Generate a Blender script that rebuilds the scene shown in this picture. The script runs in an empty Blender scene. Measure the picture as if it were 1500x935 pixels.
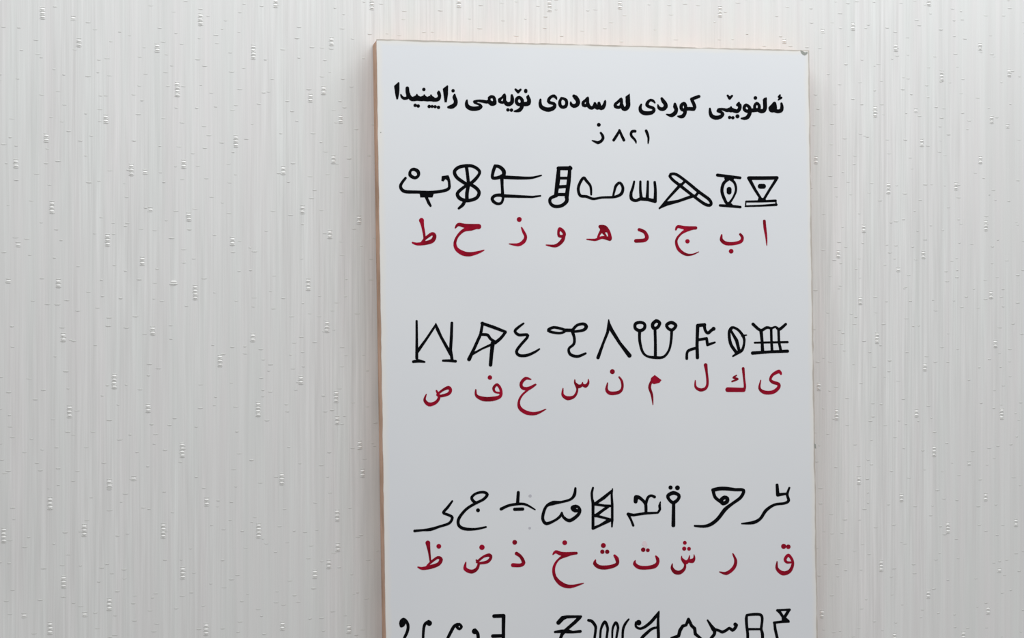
import bpy, bmesh, math, random
import numpy as np
from mathutils import Vector, Matrix
from mathutils.geometry import tessellate_polygon

sc = bpy.context.scene
C = sc.collection

# ---------------------------------------------------------------- camera
FPX, YAW, DIST, THICK = 2200.0, math.radians(12.8), 1.2, 0.026
CAM_Z = 1.55
cam_y = -(DIST + THICK)
cd = bpy.data.cameras.new('camera')
cd.sensor_width = 36.0
cd.lens = FPX / 1500.0 * 36.0
cd.clip_start = 0.02
cam = bpy.data.objects.new('camera', cd)
C.objects.link(cam)
cam.location = (0, cam_y, CAM_Z)
cam.rotation_euler = (math.pi / 2, 0, -YAW)
sc.camera = cam

# ---------------------------------------------------------------- light, exposure
w = bpy.data.worlds.new('world')
sc.world = w
w.use_nodes = True
w.node_tree.nodes['Background'].inputs[0].default_value = (1.0, 0.985, 0.97, 1)
w.node_tree.nodes['Background'].inputs[1].default_value = 0.47


def area(name, loc, target, sx, sy, power, col):
    ld = bpy.data.lights.new(name, 'AREA')
    ld.shape = 'RECTANGLE'
    ld.size, ld.size_y = sx, sy
    ld.energy = power
    ld.color = col
    o = bpy.data.objects.new(name, ld)
    C.objects.link(o)
    o.location = loc
    d = Vector(target) - Vector(loc)
    o.rotation_euler = d.to_track_quat('-Z', 'Y').to_euler()
    return o


area('ceiling_light_panel', (0.40, -0.42, 2.42), (0.36, 0.0, 1.4), 1.5, 0.45, 9.1, (0.965, 1.0, 1.0))
area('right_soft_light', (1.9, -2.6, 2.0), (0.3, 0, 1.5), 1.8, 1.4, 8.0, (0.95, 0.98, 1.0))  # unseen soft light from the front right, source not known

sc.view_settings.view_transform = 'Standard'
sc.view_settings.look = 'None'
sc.view_settings.gamma = 1.0
sc.view_settings.exposure = 0.0
sc.view_settings.use_curve_mapping = False


# ---------------------------------------------------------------- helpers
def srgb(r, g, b, k=1.0):
    f = lambda c: (c / 255 / 12.92 if c <= 10 else ((c / 255 + 0.055) / 1.055) ** 2.4) * k
    return (f(r), f(g), f(b), 1)


def hit(px, py, plane_y):
    """where the line of sight through pixel (px, py) meets the plane y = plane_y"""
    u, v = (px - 750) / FPX, (467.5 - py) / FPX
    s, c = math.sin(YAW), math.cos(YAW)
    dx, dy = s + u * c, c - u * s
    t = (plane_y - cam_y) / dy
    return dx * t, CAM_Z + v * t


def mat(name, col, rough=0.6, spec=0.5):
    m = bpy.data.materials.new(name)
    m.use_nodes = True
    b = m.node_tree.nodes['Principled BSDF']
    b.inputs['Base Color'].default_value = col
    b.inputs['Roughness'].default_value = rough
    b.inputs['Specular IOR Level'].default_value = spec
    return m, m.node_tree, b


def link_mesh(name, bm, m, parent=None, smooth=False):
    me = bpy.data.meshes.new(name)
    bm.to_mesh(me)
    bm.free()
    if smooth:
        for p in me.polygons:
            p.use_smooth = True
    me.materials.append(m)
    o = bpy.data.objects.new(name, me)
    C.objects.link(o)
    if parent:
        o.parent = parent
    return o


def add_box(bm, x0, x1, y0, y1, z0, z1):
    vs = [bm.verts.new((x, y, z)) for x in (x0, x1) for y in (y0, y1) for z in (z0, z1)]
    for f in ((0, 1, 3, 2), (4, 6, 7, 5), (0, 4, 5, 1), (2, 3, 7, 6), (0, 2, 6, 4), (1, 5, 7, 3)):
        bm.faces.new([vs[i] for i in f])
    bmesh.ops.recalc_face_normals(bm, faces=bm.faces)


# ---------------------------------------------------------------- materials
def N(nt, t, **kw):
    n = nt.nodes.new(t)
    for k, v in kw.items():
        setattr(n, k, v)
    return n


def stretched_noise(nt, src, scale, detail=2.0, rough=0.5):
    mp = N(nt, 'ShaderNodeMapping')
    mp.inputs['Scale'].default_value = scale
    nt.links.new(src, mp.inputs['Vector'])
    nz = N(nt, 'ShaderNodeTexNoise')
    nz.inputs['Scale'].default_value = 1.0
    nz.inputs['Detail'].default_value = detail
    nz.inputs['Roughness'].default_value = rough
    nt.links.new(mp.outputs[0], nz.inputs['Vector'])
    return nz.outputs['Fac']


def math_node(nt, op, a, b):
    m = N(nt, 'ShaderNodeMath', operation=op)
    for i, x in enumerate((a, b)):
        if isinstance(x, (int, float)):
            m.inputs[i].default_value = x
        else:
            nt.links.new(x, m.inputs[i])
    return m.outputs[0]


# wallpaper: pale grey woven vertical threads
m_wall, nt, b = mat('wallpaper_threads', (0.7, 0.7, 0.7, 1), 0.75, 0.25)
tc = N(nt, 'ShaderNodeTexCoord')
src = tc.outputs['Object']
fine = stretched_noise(nt, src, (430, 1, 9), 2.0, 0.65)
mid = stretched_noise(nt, src, (130, 1, 1.6), 2.0, 0.5)
broad = stretched_noise(nt, src, (14, 1, 1.2), 1.0, 0.5)
tint = stretched_noise(nt, src, (90, 1, 5), 1.0, 0.5)
gate = stretched_noise(nt, src, (9, 1, 3.5), 1.0, 0.5)
fine_c = math_node(nt, 'SUBTRACT', fine, 0.5)
gate_r = N(nt, 'ShaderNodeMapRange')
nt.links.new(gate, gate_r.inputs[0])
gate_r.inputs[1].default_value = 0.36
gate_r.inputs[2].default_value = 0.62
gate_r.inputs[3].default_value = 0.25
gate_r.inputs[4].default_value = 1.0
fine_g = math_node(nt, 'MULTIPLY', fine_c, gate_r.outputs[0])
mid_c = math_node(nt, 'MULTIPLY', math_node(nt, 'SUBTRACT', mid, 0.5), 0.42)
broad_c = math_node(nt, 'MULTIPLY', math_node(nt, 'SUBTRACT', broad, 0.5), 0.15)
tot = math_node(nt, 'ADD', math_node(nt, 'ADD', fine_g, mid_c), broad_c)
fac = math_node(nt, 'ADD', math_node(nt, 'MULTIPLY', tot, 1.05), 0.5)
ramp = N(nt, 'ShaderNodeValToRGB')
ramp.color_ramp.elements[0].position = 0.1
ramp.color_ramp.elements[0].color = (0.605, 0.603, 0.602, 1)
ramp.color_ramp.elements[1].position = 0.9
ramp.color_ramp.elements[1].color = (0.845, 0.848, 0.855, 1)
nt.links.new(fac, ramp.inputs[0])
tr = N(nt, 'ShaderNodeValToRGB')
tr.color_ramp.elements[0].position = 0.3
tr.color_ramp.elements[0].color = (0.985, 1.0, 0.99, 1)
tr.color_ramp.elements[1].position = 0.7
tr.color_ramp.elements[1].color = (1.0, 0.985, 0.985, 1)
nt.links.new(tint, tr.inputs[0])
mx = N(nt, 'ShaderNodeMix', data_type='RGBA', blend_type='MULTIPLY')
mx.inputs[0].default_value = 1.0
nt.links.new(ramp.outputs[0], mx.inputs[6])
nt.links.new(tr.outputs[0], mx.inputs[7])
nt.links.new(mx.outputs[2], b.inputs['Base Color'])
bp = N(nt, 'ShaderNodeBump')
bp.inputs['Strength'].default_value = 0.25
bp.inputs['Distance'].default_value = 0.0006
nt.links.new(fine, bp.inputs['Height'])
nt.links.new(bp.outputs[0], b.inputs['Normal'])

m_slub, _, _ = mat('wallpaper_bright_slub', srgb(246, 246, 245), 0.45, 0.4)
m_dash, _, _ = mat('wallpaper_shaded_slub', srgb(212, 213, 211), 0.7, 0.2)  # greyer than the paper: shadow of the knots painted into the colour

# board face: white laminate, slightly cream along the margins, dirt on the top right corner
m_face, nt, b = mat('white_laminate', (0.78, 0.8, 0.82, 1), 0.38, 0.4)
FACE_NT, FACE_B = nt, b

# raw fibreboard core
m_core, nt, b = mat('fibreboard_core', (0.6, 0.4, 0.3, 1), 0.85, 0.1)
tc = N(nt, 'ShaderNodeTexCoord')
nz = stretched_noise(nt, tc.outputs['Object'], (60, 60, 25), 4.0, 0.6)
ramp = N(nt, 'ShaderNodeValToRGB')
ramp.color_ramp.elements[0].position = 0.3
ramp.color_ramp.elements[0].color = (0.43, 0.28, 0.20, 1)
ramp.color_ramp.elements[1].position = 0.7
ramp.color_ramp.elements[1].color = (0.74, 0.50, 0.38, 1)
nt.links.new(nz, ramp.inputs[0])
nt.links.new(ramp.outputs[0], b.inputs['Base Color'])

m_black, _, _ = mat('black_marker_ink', srgb(3, 4, 8), 0.6, 0.06)
m_red, nt, b = mat('red_marker_ink', srgb(140, 6, 36), 0.6, 0.1)
tc = N(nt, 'ShaderNodeTexCoord')
nz = stretched_noise(nt, tc.outputs['Object'], (90, 90, 90), 2.0)
ramp = N(nt, 'ShaderNodeValToRGB')
ramp.color_ramp.elements[0].position = 0.35
ramp.color_ramp.elements[0].color = srgb(120, 0, 24)
ramp.color_ramp.elements[1].position = 0.65
ramp.color_ramp.elements[1].color = srgb(160, 4, 42)
nt.links.new(nz, ramp.inputs[0])
nt.links.new(ramp.outputs[0], b.inputs['Base Color'])
m_pink, _, _ = mat('faint_pink_ink', srgb(226, 211, 217), 0.5, 0.3)
m_dirt, _, _ = mat('grey_dirt', srgb(152, 155, 150), 0.8, 0.1)
m_faint, _, _ = mat('faint_grey_dirt', srgb(190, 190, 198), 0.8, 0.1)

# ---------------------------------------------------------------- wall
bm = bmesh.new()
add_box(bm, -1.6, 2.4, 0.0, 0.1, 0.0, 2.8)
wall = link_mesh('wall_back', bm, m_wall)
wall['kind'] = 'structure'

# embossed ladder shaped slubs of the wallpaper, at their places (pixel list turned into wall points)
LADDERS = []


def lad(ox, oy, s, txt):
    for t in txt.split():
        p = t.split(',')
        q = (ox + float(p[0]) / s, oy + float(p[1]) / s)
        if all(math.hypot(q[0] - a[0], q[1] - a[1]) > 20 for a in LADDERS):
            LADDERS.append((*q, p[2] if len(p) > 2 else '2'))


lad(0, 0, 2.996, '187,57,3 322,80,f 347,187 880,85,3 690,210 1210,14 1112,228,4 1455,182 778,392,4 1420,397 1362,430 465,522 203,605 1035,620,3 1463,700 1243,748 807,720 577,745,3 637,755,f 70,718 228,910,3 660,920,f 1328,920 1495,522')
lad(0, 300, 2.996, '663,33 828,53 1330,33,3 472,155,3 1020,160 1448,130 625,247 257,345 80,175,f 37,335,f 857,385,4 1353,350,3 278,582 670,553 1435,535,3 1110,583 965,685,3 502,775,4 1320,770 1475,843,3 650,893 305,908,3 1133,898,4 762,342,w')
lad(0, 600, 2.996, '800,178,4 480,325 220,412,3 587,303,f 907,405 1237,305,3 1480,465,3 370,530,3 17,552,4 717,532,4 1135,532,4 1443,680 802,718,3 1382,722 280,757,3 480,855,3 1160,488,f 105,905,f 372,900,f 220,960,3 905,965,3 1240,950')
lad(1180, 0, 4.675, '845,15 325,180 118,212,f 617,325 1195,320 933,520,3 1395,500 477,765,3 755,757,f 1275,820 1385,865,f')
lad(1180, 200, 4.675, '797,42 72,160 1198,160 568,355,3 1030,340 398,630 1235,610,3 225,805 807,810 635,912,1')
lad(1180, 400, 4.675, '375,190 1270,150 490,445,3 1300,485 818,645 92,778')
lad(1180, 600, 4.675, '213,35,3 760,25 1343,30,3 880,285,3 365,485 657,605 1233,600 975,810,3 1440,775 1120,370,f')
lad(1180, 735, 4.675, '518,440,3 1327,470,1 840,635 1250,745 113,770 1080,915 610,925')
lad(480, 0, 2.083, '135,12,3 12,125 400,10 677,18,3 892,15 1197,35,3 1393,125,1')
lad(0, 0, 1, '501,181 489,245 483,360 526,322 494,616 531,693 495,802 511,922 523,305 478,477 493,581 527,652')


def half_pill(bm, x, z, hw, hh, depth):
    """a raised slub: half an ellipsoid lying on the wall plane y = 0"""
    rings = []
    for k, sx in enumerate((-1, -0.62, 0, 0.62, 1)):
        r = math.sqrt(max(0.0, 1 - sx * sx)) if k not in (0, 4) else 0.0
        if r == 0:
            rings.append([bm.verts.new((x + sx * hw, -0.00002, z))])
        else:
            rings.append([bm.verts.new((x + sx * hw, -depth * r * math.sin(a) - 0.00002, z + hh * r * math.cos(a)))
                          for a in (0, math.pi * .3, math.pi * .5, math.pi * .7, math.pi)])
    for a, b_ in zip(rings, rings[1:]):
        for i in range(4):
            if len(a) == 1:
                bm.faces.new((a[0], b_[i], b_[i + 1]))
            elif len(b_) == 1:
                bm.faces.new((a[i], b_[0], a[i + 1]))
            else:
                bm.faces.new((a[i], b_[i], b_[i + 1], a[i + 1]))


rng = random.Random(7)
bm = bmesh.new()
bmd = bmesh.new()
PX = (DIST + THICK) / FPX
for (px, py, k) in LADDERS:
    x, z = hit(px, py, 0.0)
    if k == 'w':
        half_pill(bm, x, z + 0.0008, 5 * PX, 1.2 * PX, 0.0005)
        half_pill(bmd, x, z - 0.0012, 6.5 * PX, 1.4 * PX, 0.0006)
        continue
    n = 1 if k == 'f' else int(k)
    amp = 0.55 if k == 'f' else 1.0
    pitch = 5.6 * PX if n <= 2 else (5.4 * PX if n == 3 else 5.0 * PX)
    for i in range(n):
        zz = z + ((n - 1) / 2 - i) * pitch
        half_pill(bm, x + rng.uniform(-.3, .3) * PX, zz, 3.3 * PX, 1.45 * PX * (0.8 + 0.2 * amp), 0.0008 * amp)
        half_pill(bmd, x + rng.uniform(-.3, .3) * PX, zz - pitch * 0.5, 4.2 * PX, 0.85 * PX, 0.0004 * amp)
    half_pill(bmd, x, z + ((n - 1) / 2 + 0.55) * pitch, 4.0 * PX, 0.7 * PX, 0.0003)
# some more out of the photograph's frame, so that the paper goes on past it
for _ in range(500):
    x, z = rng.uniform(-1.5, 2.3), rng.uniform(0.1, 2.7)
    if -0.36 < x < 0.80 and 1.24 < z < 1.86:
        continue
    for i in range(rng.choice((2, 2, 3))):
        half_pill(bm, x, z - i * 5.5 * PX, 3.6 * PX, 1.7 * PX, 0.0010)
        half_pill(bmd, x, z - (i + .5) * 5.5 * PX, 4.2 * PX, 0.85 * PX, 0.0004)
o = link_mesh('embossed_slubs', bm, m_slub, wall, smooth=True)
o['kind'] = 'stuff'
# fine short slubs between the threads, their shadow put into the grey colour
pts = []
grid = 0.0125
for ix in range(-60, 100):
    for iz in range(60, 168):
        if rng.random() < 0.46:
            continue
        x = (ix + rng.random()) * grid
        z = (iz + rng.random()) * grid
        half_pill(bmd, x, z, rng.uniform(2.3, 4.6) * PX, rng.uniform(0.7, 1.15) * PX, rng.uniform(0.0001, 0.00032))
o = link_mesh('short_shaded_slubs', bmd, m_dash, wall, smooth=True)
o['kind'] = 'stuff'

# ---------------------------------------------------------------- the board
TLx, TLz = hit(551.5, 57, -THICK)
TRx, TRz = hit(1185.5, 73.5, -THICK)
TH = math.radians(0.91)
BW = math.hypot(TRx - TLx, TRz - TLz)
BH = 0.70
eu = Vector((math.cos(TH), math.sin(TH)))
ev = Vector((math.sin(TH), -math.cos(TH)))
mid_top = Vector(((TLx + TRx) / 2, (TLz + TRz) / 2))
base = mid_top + ev * BH
board = bpy.data.objects.new('sign_board', None)
board.empty_display_size = 0.1
C.objects.link(board)
board.location = (base.x, 0, base.y)
board.rotation_euler = (0, -TH, 0)
board['label'] = 'tall white board on the wallpapered wall, lettered in black and red'
board['category'] = 'sign'


def local(px, py):
    x, z = hit(px, py, -THICK)
    d = Vector((x, z)) - base
    return d.dot(eu), -d.dot(ev)


FT = 0.0011
hw = BW / 2
# core: slightly rough edged slab
bm = bmesh.new()
add_box(bm, -hw + 0.0004, hw - 0.0004, -THICK + FT, -0.0003, 0, BH - 0.0004)
o = link_mesh('fibreboard_core', bm, m_core, board)
o['label'] = 'raw brown edge of the board'

# face sheet: outline with small chips along the edges
r2 = random.Random(3)


def face_outline():
    out = []

    def run(a, b_, nrm, n):
        for i in range(n):
            t = i / n
            j = r2.gauss(0, 0.00012)
            if r2.random() < 0.06:
                j -= r2.uniform(0.0002, 0.0006)
            out.append((a[0] + (b_[0] - a[0]) * t + nrm[0] * j, a[1] + (b_[1] - a[1]) * t + nrm[1] * j))
    run((-hw, 0), (hw, 0), (0, 1), 20)
    run((hw, 0), (hw, BH), (1, 0), 110)
    run((hw, BH), (-hw, BH), (0, 1), 90)
    run((-hw, BH), (-hw, 0), (-1, 0), 110)
    return out


ol = face_outline()
bm = bmesh.new()
ins = 0.0002


def inset(p):
    return (p[0] - math.copysign(ins, p[0]) if abs(p[0]) > hw - 0.002 else p[0],
            p[1] - ins if p[1] > BH - 0.002 else (p[1] + ins if p[1] < 0.002 else p[1]))


front = [bm.verts.new((inset(p)[0], -THICK, inset(p)[1])) for p in ol]
mids = [bm.verts.new((p[0], -THICK + 0.0004, p[1])) for p in ol]
backs = [bm.verts.new((p[0], -THICK + FT, p[1])) for p in ol]
n = len(ol)
bm.faces.new(front)
for i in range(n):
    j = (i + 1) % n
    bm.faces.new((front[i], mids[i], mids[j], front[j]))
    bm.faces.new((mids[i], backs[i], backs[j], mids[j]))
bm.faces.new(backs[::-1])
bmesh.ops.recalc_face_normals(bm, faces=bm.faces)
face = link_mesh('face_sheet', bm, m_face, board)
face['label'] = 'smooth white front sheet of the board'

nt, b = FACE_NT, FACE_B
tc = N(nt, 'ShaderNodeTexCoord')
sp = N(nt, 'ShaderNodeSeparateXYZ')
nt.links.new(tc.outputs['Object'], sp.inputs[0])
ax = math_node(nt, 'ABSOLUTE', sp.outputs['X'], 0)
dx = math_node(nt, 'SUBTRACT', hw, ax)                      # distance to the side edges
dz = math_node(nt, 'SUBTRACT', BH, sp.outputs['Z'])         # distance to the top edge
dd = math_node(nt, 'MINIMUM', dx, dz)
wob = stretched_noise(nt, tc.outputs['Object'], (40, 40, 40), 3.0)
dd2 = math_node(nt, 'ADD', dd, math_node(nt, 'MULTIPLY', math_node(nt, 'SUBTRACT', wob, 0.5), 0.004))
mr = N(nt, 'ShaderNodeMapRange')
nt.links.new(dd2, mr.inputs[0])
mr.inputs[1].default_value = 0.0012
mr.inputs[2].default_value = 0.0055
mxx = N(nt, 'ShaderNodeMix', data_type='RGBA')
nt.links.new(mr.outputs[0], mxx.inputs[0])
mxx.inputs[6].default_value = (0.775, 0.76, 0.735, 1)
bl = stretched_noise(nt, tc.outputs['Object'], (7, 7, 7), 2.0)
rp = N(nt, 'ShaderNodeValToRGB')
rp.color_ramp.elements[0].position = 0.35
rp.color_ramp.elements[0].color = (0.722, 0.742, 0.782, 1)
rp.color_ramp.elements[1].position = 0.65
rp.color_ramp.elements[1].color = (0.742, 0.760, 0.79, 1)
nt.links.new(bl, rp.inputs[0])
nt.links.new(rp.outputs[0], mxx.inputs[7])
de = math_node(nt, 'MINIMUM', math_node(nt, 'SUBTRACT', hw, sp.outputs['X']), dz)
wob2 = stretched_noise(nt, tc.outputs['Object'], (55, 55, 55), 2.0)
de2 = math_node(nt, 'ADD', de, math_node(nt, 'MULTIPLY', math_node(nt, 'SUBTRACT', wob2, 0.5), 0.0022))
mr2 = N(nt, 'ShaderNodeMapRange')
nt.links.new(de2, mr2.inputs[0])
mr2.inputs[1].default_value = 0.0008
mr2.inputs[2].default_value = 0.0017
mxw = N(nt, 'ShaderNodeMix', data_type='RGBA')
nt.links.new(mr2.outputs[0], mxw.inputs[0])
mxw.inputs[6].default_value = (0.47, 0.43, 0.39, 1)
nt.links.new(mxx.outputs[2], mxw.inputs[7])
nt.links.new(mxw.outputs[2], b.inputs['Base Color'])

# ---------------------------------------------------------------- writing
INK = 0.00012
CELL = 0.42      # contour grid, in photograph pixels


def seg_dist(X, Y, a, c):
    """signed distance to a round ended stroke whose radius runs from a[2] to c[2]"""
    dx, dy = c[0] - a[0], c[1] - a[1]
    L2 = dx * dx + dy * dy
    if L2 < 1e-9:
        return np.hypot(X - a[0], Y - a[1]) - a[2]
    t = np.clip(((X - a[0]) * dx + (Y - a[1]) * dy) / L2, 0, 1)
    return np.hypot(X - a[0] - t * dx, Y - a[1] - t * dy) - (a[2] + t * (c[2] - a[2]))


def poly_dist(X, Y, P):
    d = np.full(X.shape, 1e9)
    inside = np.zeros(X.shape, bool)
    n = len(P)
    for i in range(n):
        x0, y0 = P[i]
        x1, y1 = P[(i + 1) % n]
        d = np.minimum(d, seg_dist(X, Y, (x0, y0, 0), (x1, y1, 0)))
        if y0 != y1:
            c = ((y0 > Y) != (y1 > Y)) & (X < (x1 - x0) * (Y - y0) / (y1 - y0) + x0)
            inside ^= c
    return np.where(inside, -d, d)


def contours(F, x0, y0, h):
    """marching squares: closed loops around the negative region of F[row, col]"""
    ny, nx = F.shape
    S = F < 0
    nxt = {}
    code = S[:-1, :-1] * 1 + S[:-1, 1:] * 2 + S[1:, 1:] * 4 + S[1:, :-1] * 8
    T = {1: [(3, 0)], 2: [(0, 1)], 3: [(3, 1)], 4: [(1, 2)], 5: [(3, 2), (1, 0)], 6: [(0, 2)], 7: [(3, 2)],
         8: [(2, 3)], 9: [(2, 0)], 10: [(0, 3), (2, 1)], 11: [(2, 1)], 12: [(1, 3)], 13: [(1, 0)], 14: [(0, 3)]}
    rows, cols = np.nonzero((code > 0) & (code < 15))
    for r, c in zip(rows.tolist(), cols.tolist()):
        e = ((r, c, 0), (r, c + 1, 1), (r + 1, c, 0), (r, c, 1))
        for a, b_ in T[int(code[r, c])]:
            nxt[e[a]] = e[b_]
    loops = []
    while nxt:
        k0, k = next(iter(nxt.items()))
        del nxt[k0]
        loop = [k0]
        while k in nxt:
            loop.append(k)
            k = nxt.pop(k)
        pts = []
        for (r, c, o) in loop:
            f0 = F[r, c]
            f1 = F[r, c + 1] if o == 0 else F[r + 1, c]
            t = f0 / (f0 - f1)
            pts.append((x0 + (c + (t if o == 0 else 0)) * h, y0 + (r + (t if o == 1 else 0)) * h))
        # drop points that add nothing
        ch = True
        while ch and len(pts) > 8:
            ch = False
            out = []
            i = 0
            while i < len(pts):
                a, b_, c_ = pts[i - 1] if not out else out[-1], pts[i], pts[(i + 1) % len(pts)]
                L = math.hypot(c_[0] - a[0], c_[1] - a[1])
                ar = abs((c_[0] - a[0]) * (b_[1] - a[1]) - (c_[1] - a[1]) * (b_[0] - a[0]))
                if i + 1 < len(pts) and L < 5 and ar / (L + 1e-9) < 0.035:
                    out.append(c_)
                    i += 2
                    ch = True
                else:
                    out.append(b_)
                    i += 1
            pts = out
        if len(pts) > 4:
            loops.append(pts)
    return loops


def catmull(p, straight):
    if straight or len(p) < 3:
        return p
    out = []
    closed = (p[0][0] - p[-1][0]) ** 2 + (p[0][1] - p[-1][1]) ** 2 < 1.0 and len(p) > 4
    n = len(p)
    for i in range(n - 1):
        p1, p2 = p[i], p[i + 1]
        p0 = p[i - 1] if i > 0 else (p[n - 2] if closed else p1)
        p3 = p[i + 2] if i + 2 < n else (p[1] if closed else p2)
        L = math.hypot(p2[0] - p1[0], p2[1] - p1[1])
        steps = max(1, min(5, int(L / 1.6)))
        for s in range(steps):
            t = s / steps
            q = []
            for k in range(2):
                q.append(0.5 * (2 * p1[k] + (p2[k] - p0[k]) * t + (2 * p0[k] - 5 * p1[k] + 4 * p2[k] - p3[k]) * t * t
                                + (3 * p1[k] - p0[k] - 3 * p2[k] + p3[k]) * t ** 3))
            q.append(p1[2] + (p2[2] - p1[2]) * t)
            out.append(tuple(q))
    out.append(p[-1])
    return out


PXF = DIST / FPX
FAT = 1.07


LETTERS = ('ta with upright stem, ha bowl, zay with one dot, waw, he with joined tail, dal, jeem with one dot, ba with a dot below, alef upright stroke, '
           'sad, fa with one dot, ayn, seen, noon with one dot, meem with long tail, lam, kaf with small inner mark, dotless ya, '
           'za with stem and one dot, dad with one dot, thal with one dot, kha with one dot, tha with three dots, ta with two dots above, sheen with three dots, ra, qaf with two dots').split(', ')
letter_names = iter(LETTERS)


def glyph(name, label, crop, ink, strokes):
    if name == 'painted_letter':
        label = 'red letter ' + next(letter_names)
    ox, oy, s = crop
    prim = []
    for st in strokes.split('|'):
        tok = st.split()
        kind = 's'
        if tok[0] in ('s', 'l', 'p', 'd'):
            kind = tok.pop(0)
        pts, wd = [], 20.0
        for t in tok:
            v = [float(q) for q in t.split(',')]
            if len(v) > 2:
                wd = v[2]
            pts.append((ox + v[0] / s, oy + v[1] / s, wd / s * (1.17 if name == 'heading_word' else FAT)))
        if kind == 'p':
            prim.append(('p', [(a[0], a[1]) for a in pts]))
        elif kind == 'd':
            for a in pts:
                q = (a[0], a[1], a[2] / 2)
                prim.append(('s', q, q))
        else:
            if ink is m_red:                      # broad nib: thick strokes thicker, thin ones thinner
                pts = [(a[0], a[1], a[2] * (0.74 + 0.095 * a[2])) for a in pts]
            q = [(a[0], a[1], a[2] / 2) for a in catmull(pts, kind == 'l')]
            for a, c in zip(q, q[1:]):
                prim.append(('s', a, c))
    xs, ys = [], []
    for p in prim:
        for q in (p[1] if p[0] == 'p' else p[1:]):
            r = 0 if p[0] == 'p' else q[2]
            xs += [q[0] - r, q[0] + r]
            ys += [q[1] - r, q[1] + r]
    x0, y0 = min(xs) - 1, min(ys) - 1
    X, Y = np.meshgrid(np.arange(x0, max(xs) + 1, CELL), np.arange(y0, max(ys) + 1, CELL))
    F = np.full(X.shape, 1e9)
    for p in prim:
        F = np.minimum(F, poly_dist(X, Y, p[1]) if p[0] == 'p' else seg_dist(X, Y, p[1], p[2]))
    F[F == 0] = 1e-6
    loops = contours(F, x0, y0, CELL)
    bm = bmesh.new()
    yb, yf = -THICK - 0.00001, -THICK - INK
    # group holes with the outline that holds them
    def area2(L):
        return sum(L[i - 1][0] * L[i][1] - L[i][0] * L[i - 1][1] for i in range(len(L)))

    def inside(p, L):
        r = False
        for i in range(len(L)):
            a, b_ = L[i - 1], L[i]
            if (a[1] > p[1]) != (b_[1] > p[1]) and p[0] < (b_[0] - a[0]) * (p[1] - a[1]) / (b_[1] - a[1]) + a[0]:
                r = not r
        return r
    big = sorted(loops, key=lambda L: -abs(area2(L)))
    outer = [L for L in big if sum(inside(L[0], M) for M in big if M is not L) % 2 == 0]
    for L in outer:
        holes = [M for M in big if M not in outer and inside(M[0], L)]
        rings = [[local(*p) for p in R_] for R_ in [L] + holes]
        flat = [p for R_ in rings for p in R_]
        fv = [bm.verts.new((p[0], yf, p[1])) for p in flat]
        bv = [bm.verts.new((p[0], yb, p[1])) for p in flat]
        for tri in tessellate_polygon([[Vector((p[0] * 1000, p[1] * 1000, 0)) for p in R_] for R_ in rings]):
            try:
                f = bm.faces.new([fv[i] for i in tri])
                f.normal_update()
                if f.normal.y > 0:
                    f.normal_flip()
            except ValueError:
                pass
        k = 0
        for R_ in rings:
            n = len(R_)
            for i in range(n):
                j = (i + 1) % n
                bm.faces.new((fv[k + i], bv[k + i], bv[k + j], fv[k + j]))
            k += n
    bmesh.ops.recalc_face_normals(bm, faces=bm.faces)
    o = link_mesh(name, bm, ink, board)
    if label:
        o['label'] = label
    return o


H1, H2, H3, H4, H5 = (570, 110, 15), (660, 115, 15), (740, 115, 15), (830, 120, 15), (930, 125, 15)
H6, DT = (1030, 125, 12), (860, 170, 15)
A1, B1 = (570, 225, 5), (850, 225, 5)
A2, B2 = (590, 455, 5.172), (870, 455, 5)
A3, B3 = (590, 700, 5.172), (870, 700, 4.839)
K = m_black
R = m_red

HW, SY, LT = 'heading_word', 'painted_symbol', 'painted_letter'
# heading, read from the right
glyph(HW, 'black heading word at the right end, with a hamza', H6, K,
 '118,410,30 125,480,50 150,540,60 220,570,65 300,555,60 345,510,50 320,475,45 260,450,45 270,425,40 340,420,40 420,440,55 480,425,70 540,445,60 600,455,60 640,410,55 640,350,60 600,345,40 630,305,30|490,385,30 485,430,80|l 430,180,32 465,228,46 508,185,32|d 465,565,52 522,570,52 603,545,62|755,345,45 722,385,50 728,430,50 770,455,50 815,440,55 815,390,50 755,345,45|820,430,60 815,500,60 780,560,60 730,582,50 672,582,25|820,440,60 890,440,60 960,435,50|940,315,45 905,360,45 910,410,45 950,432,45 985,405,50 982,350,45 940,315,45|960,430,55 1020,455,65 1068,445,60 1088,390,60 1085,300,60 1088,250,55|p 1045,250 1110,205 1122,230 1112,330 1055,320|d 918,222,56|1255,310,40 1215,360,50 1175,400,50 1190,450,40 1240,440,60 1265,400,60 1255,310,40|l 1210,410,50 1245,390,40|1250,440,60 1310,458,60 1370,440,60 1385,380,50 1375,320,35|1350,175,30 1328,205,32 1375,218,32 1340,240,32 1320,258,20')
glyph(HW, 'black heading word second from the right', H5, K,
 '140,420,35 115,490,60 130,560,75 190,605,80 270,615,80 370,600,70 420,550,60 400,500,60 310,470,60 265,430,65 285,370,60 340,325,50 400,340,50 438,385,30|590,290,50 625,350,75 670,410,75 675,470,80 630,520,75 570,520,70 525,490,60 505,430,25|880,410,50 885,470,80 910,540,70 880,610,80 810,660,75 750,655,50 695,638,25|1075,400,65 1020,440,65 1020,510,65 1060,545,60 1110,530,60 1110,440,65 1075,400,65|1110,540,60 1095,620,70 1050,680,75 990,690,55 940,680,25|1110,520,70 1200,515,70 1290,520,75 1315,480,65 1290,400,65 1260,340,65 1250,300,60|l 1245,305,60 1320,275,65 1405,245,62')
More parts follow.
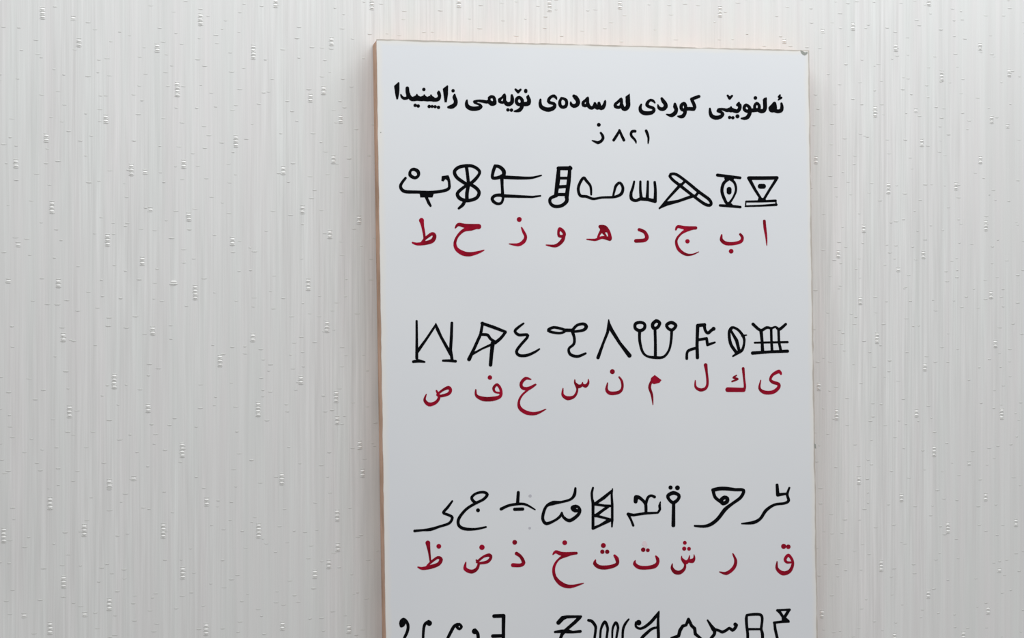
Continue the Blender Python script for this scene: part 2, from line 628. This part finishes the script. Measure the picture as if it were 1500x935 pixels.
glyph(HW, 'short black heading word between two longer ones', H4, K,
 '1200,370,45 1140,430,55 1070,490,55 1075,540,65 1140,560,60 1195,530,60 1205,450,60 1200,370,45|1205,500,70 1250,590,75 1310,585,80 1350,520,85 1345,420,90|p 1290,325 1388,252 1398,400 1385,520 1300,450')
glyph(HW, 'black heading word ending in a wide bowl, mid heading', H3, K,
 '775,460,35 768,540,60 790,620,75 860,665,80 950,685,85 1050,655,80 1090,600,65 1070,555,60 980,530,60 950,500,60 970,440,60 1020,395,55 1075,385,60 1115,420,50 1130,455,25|1240,440,50 1205,490,55 1200,560,65 1225,615,60 1275,630,65 1330,610,65 1350,550,60 1340,480,60 1280,440,50 1235,430,45|1510,385,60 1545,415,85 1590,475,80 1600,535,80 1570,585,80 1510,605,75 1455,575,60 1440,520,30|1815,420,40 1770,475,50 1715,525,60 1720,585,65 1780,595,60 1810,535,60 1815,420,40|1810,525,60 1840,615,70 1900,650,65 1950,615,65 1970,545,45|1970,545,50 2000,625,80 2050,635,80 2065,535,45|2060,545,60 2080,635,85 2140,640,80 2180,575,65 2195,505,45 2198,485,25')
glyph(HW, 'black heading word with a small v mark above', H3, K,
 '310,415,60 255,450,65 250,530,65 300,572,65 360,560,65 375,480,65 310,415,60|370,560,70 365,630,70 320,690,75 270,710,60 200,722,28|370,560,80 450,562,85 510,545,85 525,480,75 500,410,65 508,375,35|l 228,240,42 285,298,56 338,245,42|l 452,265,66 452,285,66|-15,355,45 -70,420,45 -125,465,60 -120,505,60 -60,530,50 -20,500,60 -10,420,60 -15,355,45|-10,500,70 30,555,80 90,565,80 148,520,75 155,440,70 145,370,45|d 60,690,66 138,695,66|-840,480,35 -850,540,60 -830,610,80 -760,655,85 -670,665,85 -580,650,80 -530,620,60 -550,580,50 -600,560,40 -670,530,45 -680,510,50 -600,490,45 -500,500,60 -400,515,65 -350,480,60|-350,430,60 -310,400,60 -255,412,60 -232,470,60 -240,540,90 -300,550,90 -350,510,80')
glyph(HW, 'black heading word at the left end of the heading', H1, K,
 'p 108,238 205,150 228,165 228,330 218,430 195,535 160,535 135,430|400,290,70 405,380,75 425,450,85 400,500,60 330,512,58 280,480,48 258,430,28|430,440,60 480,515,80 540,525,90 610,505,110 690,525,85 770,510,110 830,530,85 920,515,110 1000,545,75 1080,525,75 1110,455,60 1090,395,70 1090,360,36|610,430,30 610,500,100|772,440,30 772,500,90|920,440,30 922,510,80|d 763,315,66 573,665,66 640,680,66 880,690,66 945,690,60 1010,695,62 1085,710,66 1405,345,66|p 1178,300 1278,222 1298,235 1295,420 1268,600 1218,600 1195,430|1440,430,36 1435,490,75 1462,560,75 1455,635,80 1400,685,85 1350,700,75 1300,706,45')
glyph('date_numeral', 'small black numerals under the heading', DT, K,
 'l 585,530,60 650,430,58 710,325,50|l 710,310,46 760,430,55 808,530,60|1055,335,60 1000,335,60 965,375,55 975,440,55 1040,510,50 1070,560,42 1078,600,20|1298,325,60 1328,400,58 1348,480,46 1345,560,38 1338,608,20')
glyph('date_letter', 'small black letter with a dot beside the numerals', DT, K,
 'd 257,193,80|300,370,45 340,430,58 350,490,60 310,550,62 240,585,65 170,562,45 112,540,26')

# first row of black symbols, left to right
glyph(SY, 'boat shape with a ring above and a foot below', A1, K,
 '120,180,18 90,220,20 85,250,22 115,278,24 200,282,22 330,283,22 430,262,22 440,215,18 430,175,22|p 385,165 435,158 438,205 412,188 398,205 382,200|178,115,22 210,130,26 215,160,20 190,178,22 155,160,24 155,130,18 178,115,22|p 222,285 330,285 318,322 228,322|l 272,320,20 290,360,22 303,383,16')
glyph(SY, 'figure of two stacked lobes crossed by a line', A1, K,
 '600,90,22 520,97,24 480,128,24 492,170,24 540,208,24 580,225,22 625,195,24 662,145,20 650,115,22 600,90,22|565,90,24 575,160,22 580,230,22 570,290,26 570,340,24|580,230,22 530,260,22 500,295,24 520,330,26 575,345,24 640,325,24 658,280,24 620,240,24 580,230,20|555,345,22 540,375,24 510,402,16')
glyph(SY, 'two bars with ringed ends joined by an upright', A1, K,
 '775,95,24 760,140,22 762,180,22 830,165,26 840,130,28 810,98,24 775,90,20|825,165,26 828,240,20 832,310,22|820,172,26 940,178,24 1040,178,18 1115,160,10|830,310,24 780,307,22 755,328,22 765,352,22 795,368,20 825,358,18 832,310,18|l 835,310,24 960,315,20 1050,318,16 1108,310,12')
glyph(SY, 'upright ladder with a round loop at its foot', A1, K,
 'l 1240,108,26 1328,108,28|l 1324,100,22 1316,200,28 1300,320,28|l 1242,110,24 1235,200,32 1222,300,26|l 1240,180,20 1315,180,20|l 1238,245,24 1310,240,22|l 1225,300,22 1300,300,22|1225,308,24 1182,328,22 1180,362,22 1210,386,24 1262,382,24 1300,350,26 1300,310,24')
glyph(SY, 'flat line with a leaf loop at each end', B1, K,
 '80,300,14 75,240,18 45,200,20 25,178,20 0,210,20 -15,260,20 0,308,20 45,315,20 95,332,18 160,322,16 250,318,18 300,295,22 312,250,20 290,215,18 262,235,20 248,280,16 240,315,14')
glyph(SY, 'comb shape of four upright strokes', B1, K,
 '395,205,14 385,250,18 372,290,20 375,330,24 405,345,20 440,332,24|440,205,16 440,270,18 447,330,24|445,332,24 490,336,24|495,205,16 493,270,18 490,330,24|490,335,24 545,348,26|545,210,18 550,270,20 548,350,24')
glyph(SY, 'slanting lens crossed over a narrow triangle', B1, K,
 '662,152,20 700,152,20 762,193,20 865,278,22 945,338,22 956,375,20 915,372,22 830,312,20 738,240,22 680,195,20 656,165,20 662,152,20|l 765,205,18 735,235,18|l 860,290,18 840,315,20|l 735,228,22 660,310,18 580,402,12|l 580,400,12 630,368,30 720,348,20 828,310,22')
glyph(SY, 'eye on end between two short bars', B1, K,
 'l 1005,158,22 1090,168,20 1170,178,20|l 1065,182,20 1118,182,20|1090,185,20 1052,215,22 1037,270,22 1052,325,22 1080,368,20 1115,330,14 1140,270,16 1130,215,18 1095,185,20|l 1090,262,34 1090,282,34|l 1024,380,18 1100,385,20 1172,392,18|p 1060,378 1085,362 1110,365 1125,388 1070,388')
glyph(SY, 'inverted triangle with a dot on a double bar', B1, K,
 'l 1235,180,26 1340,180,26 1440,178,24|l 1240,190,24 1280,265,20 1325,335,18|l 1435,190,20 1390,260,18 1345,335,18|p 1305,325 1355,325 1362,345 1298,345|l 1318,240,34 1342,240,34|l 1215,352,14 1330,350,16 1430,346,18|l 1210,386,12 1330,382,14 1436,375,18|l 1213,352,9 1210,386,9|l 1432,346,10 1436,375,10')
# first row of red letters
glyph(LT, None, A1, R, '238,492,26 246,535,18 258,600,16 258,640,14|d 237,490,34|172,653,12 205,663,18 260,657,22 315,640,24 333,605,22 315,588,20 270,618,18 240,650,14')
glyph(LT, None, A1, R, '485,545,10 508,520,20 560,530,24 655,535,28|655,540,16 600,548,26 545,563,20 502,605,16 482,655,18 495,700,22 540,730,26 590,738,24 650,725,18 695,708,8')
glyph(LT, None, A1, R, 'd 953,483,34|970,542,10 985,575,18 1000,610,18 985,645,22 945,668,20 880,662,8')
glyph(LT, None, A1, R, '1250,552,20 1278,575,20 1282,602,18 1248,605,18 1240,580,16 1250,552,20|1283,590,18 1268,638,22 1220,676,20 1150,670,8')
glyph(LT, None, B1, R, '48,628,9 110,632,16 160,615,18 215,625,24|145,535,20 180,540,22 208,575,20 220,620,20|145,535,16 158,560,22 140,590,16 130,615,14|160,570,18 185,600,14 190,622,14|p 142,525 185,530 195,578 160,578')
glyph(LT, None, B1, R, '432,558,20 470,575,20 488,612,22 470,635,22 408,640,22')
glyph(LT, None, B1, R, 'd 785,643,30|700,558,12 715,535,18 770,545,22 845,545,20|845,545,16 790,556,22 735,590,14 703,640,16 720,700,20 770,738,18 820,740,12 868,720,6')
glyph(LT, None, B1, R, '1036,595,10 1034,632,20 1065,657,22 1120,660,20 1175,645,20 1187,615,18 1172,592,16|d 1105,716,32')
glyph(LT, None, B1, R, '1348,495,18 1353,550,18 1362,610,14 1366,672,7')

# second row of black symbols
glyph(SY, 'zigzag between two footed uprights', A2, K,
 'l 105,80,16 106,200,18 106,360,22|l 80,388,20 120,382,26 165,390,14|l 112,310,24 180,215,18 250,110,16|l 250,100,10 262,140,24 290,200,20 362,330,24|l 372,95,20 368,200,22 362,300,22 374,375,22|l 305,380,16 350,380,20 400,385,20')
glyph(SY, 'flag shape on a slanting pole with a post', A2, K,
 'l 600,97,22 690,128,24 778,162,20|778,165,20 742,210,22 700,245,24|l 605,95,20 590,180,22 540,290,22 502,370,28|590,182,20 640,185,22 665,215,20 700,240,24|l 690,250,20 600,290,14 520,335,18|l 682,245,30 672,330,26 665,412,26')
glyph(SY, 'double curved hook like a mirrored three', A2, K,
 '915,98,14 870,132,20 850,158,20 880,185,22 940,183,20 942,205,20 890,265,20 862,310,22 882,340,22 940,340,22 1000,315,18 1035,292,12')
glyph(SY, 'pair of leaf loops above a hooked tail', A2, K,
 '1105,145,22 1150,128,20 1230,150,20 1190,172,18 1115,160,20 1105,145,18|l 1230,150,26 1285,150,24|1285,150,22 1320,112,20 1370,102,22 1390,122,26 1370,148,22 1300,160,18 1280,155,14|1285,160,24 1300,210,20 1295,255,20 1258,290,18 1270,333,22 1325,348,22 1385,325,16')
glyph(SY, 'plain inverted vee', B2, K,
 'l 108,68,8 110,100,22 100,160,20 68,240,18 30,345,24|l 110,100,22 130,145,26 190,240,22 260,330,30')
glyph(SY, 'trident of three ring headed pins', B2, K,
 '338,87,22 304,98,22 304,132,22 338,148,24 370,130,22 370,98,20 338,87,22|455,78,24 430,100,24 436,128,24 465,125,22 482,92,22 455,76,24|568,88,24 533,105,22 545,133,20 575,142,22 600,110,22 568,88,24|335,150,22 335,220,20 355,300,18 390,335,16 450,345,22 510,340,18 550,290,16 565,220,18 570,145,20|447,130,20 450,240,20 450,345,22')
glyph(SY, 'stepped branch shape with two hooks on the right', B2, K,
 'l 758,345,24 755,250,22 760,110,24 810,105,24|808,105,22 815,145,20 835,165,22 860,145,22 875,135,20|d 876,134,28|l 765,215,20 825,205,20 832,252,20 885,234,14|750,275,20 700,290,20 682,310,18 680,352,20')
glyph(SY, 'slim leaf with a midrib and a stem', B2, K,
 '1005,132,24 990,165,20 1000,240,22 1030,290,22 1050,308,24 1085,290,20 1100,240,16 1096,195,20 1060,145,18 1020,124,18 1005,132,20|l 1005,150,16 1045,220,24 1065,300,20|l 1085,185,16 1118,180,8|l 1058,308,22 1018,335,12')
glyph(SY, 'hatched grid of bars with spread horns', B2, K,
 'l 1162,312,24 1290,303,20 1418,298,22|l 1178,236,14 1418,232,16|l 1224,150,24 1232,230,20 1235,300,24|l 1298,130,18 1300,220,18 1305,300,20|l 1352,150,18 1355,230,18 1370,300,20|1165,100,22 1220,145,20 1265,125,20 1300,130,16 1330,120,14 1358,138,22 1405,100,18')
# second row of red letters
glyph(LT, None, A2, R, '178,635,8 166,680,18 200,712,24 250,697,20 275,660,18 264,625,16 255,608,12|262,640,16 300,605,16 345,585,22 362,605,20 345,632,20 290,648,18 265,640,14')
glyph(LT, None, A2, R, 'd 660,508,32|553,600,10 558,645,18 610,670,26 680,670,26 738,650,20 742,600,18 715,562,18 688,588,18 700,618,14 742,625,14')
glyph(LT, None, A2, R, '970,522,10 930,515,20 898,550,20 905,585,20 950,592,22 1005,562,14|960,592,14 905,640,14 880,690,16 888,740,22 940,775,24 1010,780,20 1085,748,7')
glyph(LT, None, A2, R, '1214,590,8 1212,640,18 1250,665,24 1300,650,18 1322,600,14 1305,550,14 1303,525,8|1305,550,14 1330,575,24 1358,565,16 1362,545,8|1358,562,16 1385,572,22 1405,550,16 1406,522,8')
glyph(LT, None, B2, R, 'd 135,448,34|100,530,8 93,580,18 120,606,22 180,600,20 207,570,16 205,520,16 185,488,12')
glyph(LT, None, B2, R, 'p 418,495 445,472 495,510 480,530 440,540 412,528|418,525,16 408,565,18 425,620,16 432,690,7')
glyph(LT, None, B2, R, '818,400,22 825,450,16 832,530,16 818,570,18 780,582,20 745,560,16 742,512,7')
glyph(LT, None, B2, R, '1093,425,18 1100,500,14 1106,560,16 1095,583,20|l 980,580,26 1095,582,24|1045,475,9 1022,492,14 1052,502,14 1012,520,12')
glyph(LT, None, B2, R, '1370,465,14 1355,447,22 1310,470,18 1292,505,16 1310,525,20 1352,540,20 1350,568,20 1310,598,22 1250,600,22 1213,570,16 1222,510,7')

# third row of black symbols
glyph(SY, 'open zigzag trailing into a long tail', A3, K,
 '375,178,14 340,225,20 308,265,20 345,282,20 375,302,20 352,345,20 280,370,18 210,392,24 150,398,16 90,404,20')
glyph(SY, 'looped hook with a dot inside its bowl', A3, K,
 '630,374,14 550,390,18 470,388,24 425,362,22 425,310,22 480,240,20 550,195,20 610,165,20 640,128,22 610,110,20 555,120,18 522,150,20 535,178,22 560,192,20|d 570,247,28')
glyph(SY, 'short post over an arched line and a dash', A3, K,
 'l 875,112,22 870,195,24|745,238,22 800,212,20 870,200,20 930,203,18 1002,242,10|d 748,236,24|l 848,240,24 908,238,24')
glyph(SY, 'open vessel shape ending in a curled dot', A3, K,
 '1308,80,16 1300,130,24 1270,165,18 1200,185,18 1140,192,32 1090,215,20 1065,270,22 1062,320,22 1090,348,24 1150,325,18 1190,295,20 1205,265,14|1205,265,14 1218,300,20 1265,325,26 1325,285,24 1342,245,22 1320,217,20 1292,230,40 1305,248,30 1330,250,20')
glyph(SY, 'upright box filled with a zigzag', (850, 705, 11.538), K,
 '215,115,34 195,200,40 200,300,40 215,370,50 215,550,46 215,800,48|l 545,130,20 530,230,36 540,400,42 540,650,42 535,770,28|l 535,165,40 400,280,55 260,375,45|l 240,390,45 400,415,40 540,420,40|l 470,430,50 380,495,45 260,585,55|l 225,575,50 400,620,40 540,660,45|l 540,650,40 460,680,60 330,750,40 215,800,48')
glyph(SY, 'forked branch standing on a bent bar', (850, 705, 11.538), K,
 '935,345,64 945,275,74 980,272,60 1040,310,50 1100,380,50 1110,450,50 1110,540,46|1255,268,48 1200,245,40 1150,270,44 1120,340,46 1105,420,40|l 810,560,54 900,575,44 1100,545,44 1310,535,34|1310,535,34 1345,480,40 1340,420,44 1355,350,16|l 815,570,45 860,660,36 895,750,40')
glyph(SY, 'pin with a pear shaped head and two dots', B3, K,
 '563,108,26 525,128,24 535,158,20 563,177,24 595,155,22 602,125,22 563,108,26|l 565,180,22 563,338,26|d 543,70,28 592,72,32')
glyph(SY, 'hooded eye on a long curved tail', B3, K,
 '845,88,26 890,78,26 940,78,26 1000,85,22 1060,90,22 1040,140,22 980,185,20 930,225,26 880,290,24 830,330,24 780,345,20 715,342,14|845,92,22 860,140,22 905,175,22|925,140,26 902,160,27 915,183,26 943,170,26 945,148,26 925,140,26')
glyph(SY, 'two pronged fork on a stepped tail', B3, K,
 'l 1298,52,20 1303,122,24 1362,114,16|1385,72,14 1370,120,18 1380,162,20 1350,182,18 1280,192,18 1220,232,22 1180,290,20 1130,318,24 1048,326,10')
# third row of red letters
glyph(LT, None, A3, R, '190,495,27 200,560,17 210,640,12|d 273,520,34|115,678,10 150,688,20 210,677,24 270,655,22 290,620,22 265,605,18 215,640,16 185,670,14')
glyph(LT, None, A3, R, 'd 600,528,38|478,640,8 473,690,22 520,712,24 560,692,20 575,650,16 558,625,12|562,640,16 610,600,16 655,587,22 668,605,18 640,638,20 575,650,16')
glyph(LT, None, A3, R, 'd 848,490,34|862,575,22 895,600,20 915,645,22 890,664,22 835,663,24')
glyph(LT, None, A3, R, 'd 1227,493,34|1138,582,10 1160,562,20 1210,578,24 1315,572,18|1315,572,12 1240,588,22 1180,620,14 1145,680,18 1152,750,20 1200,805,26 1270,825,22 1370,800,7')
S3 = (860, 785, 8.824)
glyph(LT, None, S3, R, 'd 210,127,60 197,208,52 260,208,52|110,310,12 100,360,38 150,402,40 230,412,42 330,395,38 390,360,34 385,300,40 355,258,28')
glyph(LT, None, S3, R, 'd 725,182,54 785,188,46|622,320,12 615,365,36 670,408,40 770,415,38 870,395,42 912,350,34 910,300,36 888,265,20')
glyph(LT, None, S3, R, 'd 1263,92,46 1255,168,50 1317,170,46|1102,360,10 1098,420,32 1140,470,42 1200,475,40 1255,430,32 1265,370,24 1225,300,22 1222,265,12|1225,300,26 1270,345,44 1310,320,30 1325,255,10|1310,325,36 1360,325,44 1385,290,26 1382,245,10')
glyph(LT, None, B3, R, '985,540,10 1005,590,18 990,640,20 940,678,20 890,668,7')
glyph(LT, None, B3, R, 'd 1345,487,34 1378,490,30|1298,595,8 1298,645,18 1340,678,24 1390,660,20 1410,600,16 1380,550,18 1355,578,18 1368,600,16 1405,600,12')

# fourth row, cut by the lower edge of the photograph
R41, R42, R43, R44 = (575, 890, 10), (805, 890, 10), (920, 885, 10), (1030, 885, 10)
glyph(SY, 'curled hook at the left end of the lowest row', R41, K,
 '160,235,60 125,240,55 130,270,50 165,250,40 120,215,40 160,175,42 205,210,42 228,275,42 215,360,42 175,450,40 150,560,36')
glyph(SY, 'stem with a dot at its bent tip', R41, K, 'd 538,232,76|530,205,40 480,240,42 460,290,40 452,360,38 448,450,36 446,560,36')
glyph(SY, 'slanting stem ending in a small ring', R41, K,
 '975,245,36 1010,285,38 980,318,36 945,290,40 975,245,36|950,250,44 900,280,44 850,370,44 805,460,40 760,560,36')
glyph(SY, 'short comma shaped hook', R41, K, 'd 1203,352,78|1210,330,40 1245,380,48 1255,450,46 1245,560,40')
glyph(SY, 'square bracket shape open to the left', (550, 860, 4.545), K, 'l 790,195,24 853,193,24 852,280,22 852,400,20|l 782,328,24 850,326,22')
glyph(SY, 'barred shape like a crossed letter z', R42, K,
 'l 130,225,60 190,160,62 250,140,45 460,135,34|l 440,150,50 370,220,48 240,330,44 180,400,46 155,470,42 140,560,36|l 80,362,32 170,352,50 270,352,60 340,365,36 450,352,42')
glyph(SY, 'row of narrow arches between two curved strokes', R42, K,
 '570,190,38 620,205,44 670,270,42 675,330,36 660,450,36 655,560,34|740,560,30 742,450,30 755,310,32 810,215,44 850,300,38 845,380,34 835,460,34 835,560,30|915,560,26 918,450,26 925,310,30 970,225,40 1003,290,36 990,380,32 978,460,32 975,560,30|1160,175,24 1110,240,36 1078,320,36 1070,450,34 1070,560,34')
glyph(SY, 'curl joined to a tall narrow sail', R43, K,
 'd 155,275,76|115,270,30 115,330,34 170,362,34 240,340,40 330,270,44 400,190,44 455,105,14|l 450,125,26 440,220,36 440,340,42 445,460,44 446,560,36|430,345,30 350,365,38 270,430,44 205,495,44 170,560,36')
glyph(SY, 'jagged mountain outline', R43, K,
 'l 640,505,44 740,470,46 760,390,50 800,325,44 850,310,40 885,225,44 930,320,44 975,360,46 985,440,46 1050,495,40 1100,540,36')
glyph(SY, 'wavy stroke ending in a curled dot', R44, K,
 'l 65,240,26 110,310,40 155,375,60|150,370,44 230,390,38 280,412,44 340,385,40 385,355,38 430,385,44 470,350,44 488,310,44|d 470,300,52|165,380,50 165,440,44 120,500,44 80,560,36')
glyph(SY, 'rounded rectangle divided by a bar', R44, K,
 '640,165,34 750,152,42 840,160,40 865,210,38 858,300,36 850,370,38 868,440,44 870,560,40|640,165,34 632,220,42 640,340,40 652,440,40 652,560,40|l 650,370,34 850,370,30')
glyph(SY, 'small hourglass above a bent post', R44, K,
 'l 1085,95,34 1180,88,28 1265,85,36|l 1090,95,36 1130,130,40 1175,200,40|l 1255,95,40 1220,150,44 1180,215,40|p 1150,190 1205,190 1265,240 1270,270 1150,275|l 1255,262,28 1150,262,36 1040,275,36|l 1045,275,36 1055,370,40 1085,500,40 1095,560,36')

# marks and dirt on the face
glyph('dirt_smudge', 'grey dirt smudge in the upper right corner', (1100, 40, 9.35), m_dirt,
 '685,322,14 705,345,34 735,364,40 765,350,22')
glyph('pink_smudge', 'faint pink ink smudge above a red letter', S3, m_pink, '725,110,30 740,90,44 755,120,46 745,145,30')
glyph('faint_speck', None, A3, m_faint, 'd 965,138,22')
glyph('faint_speck', None, A3, m_faint, 'd 962,382,18')
glyph('dirt_speck', None, (530, 40, 4.25), m_dirt, 'd 118,655,6')
glyph('dirt_speck', None, (1150, 600, 9.35), m_dirt, 'p 396,465 420,480 425,540 404,530')
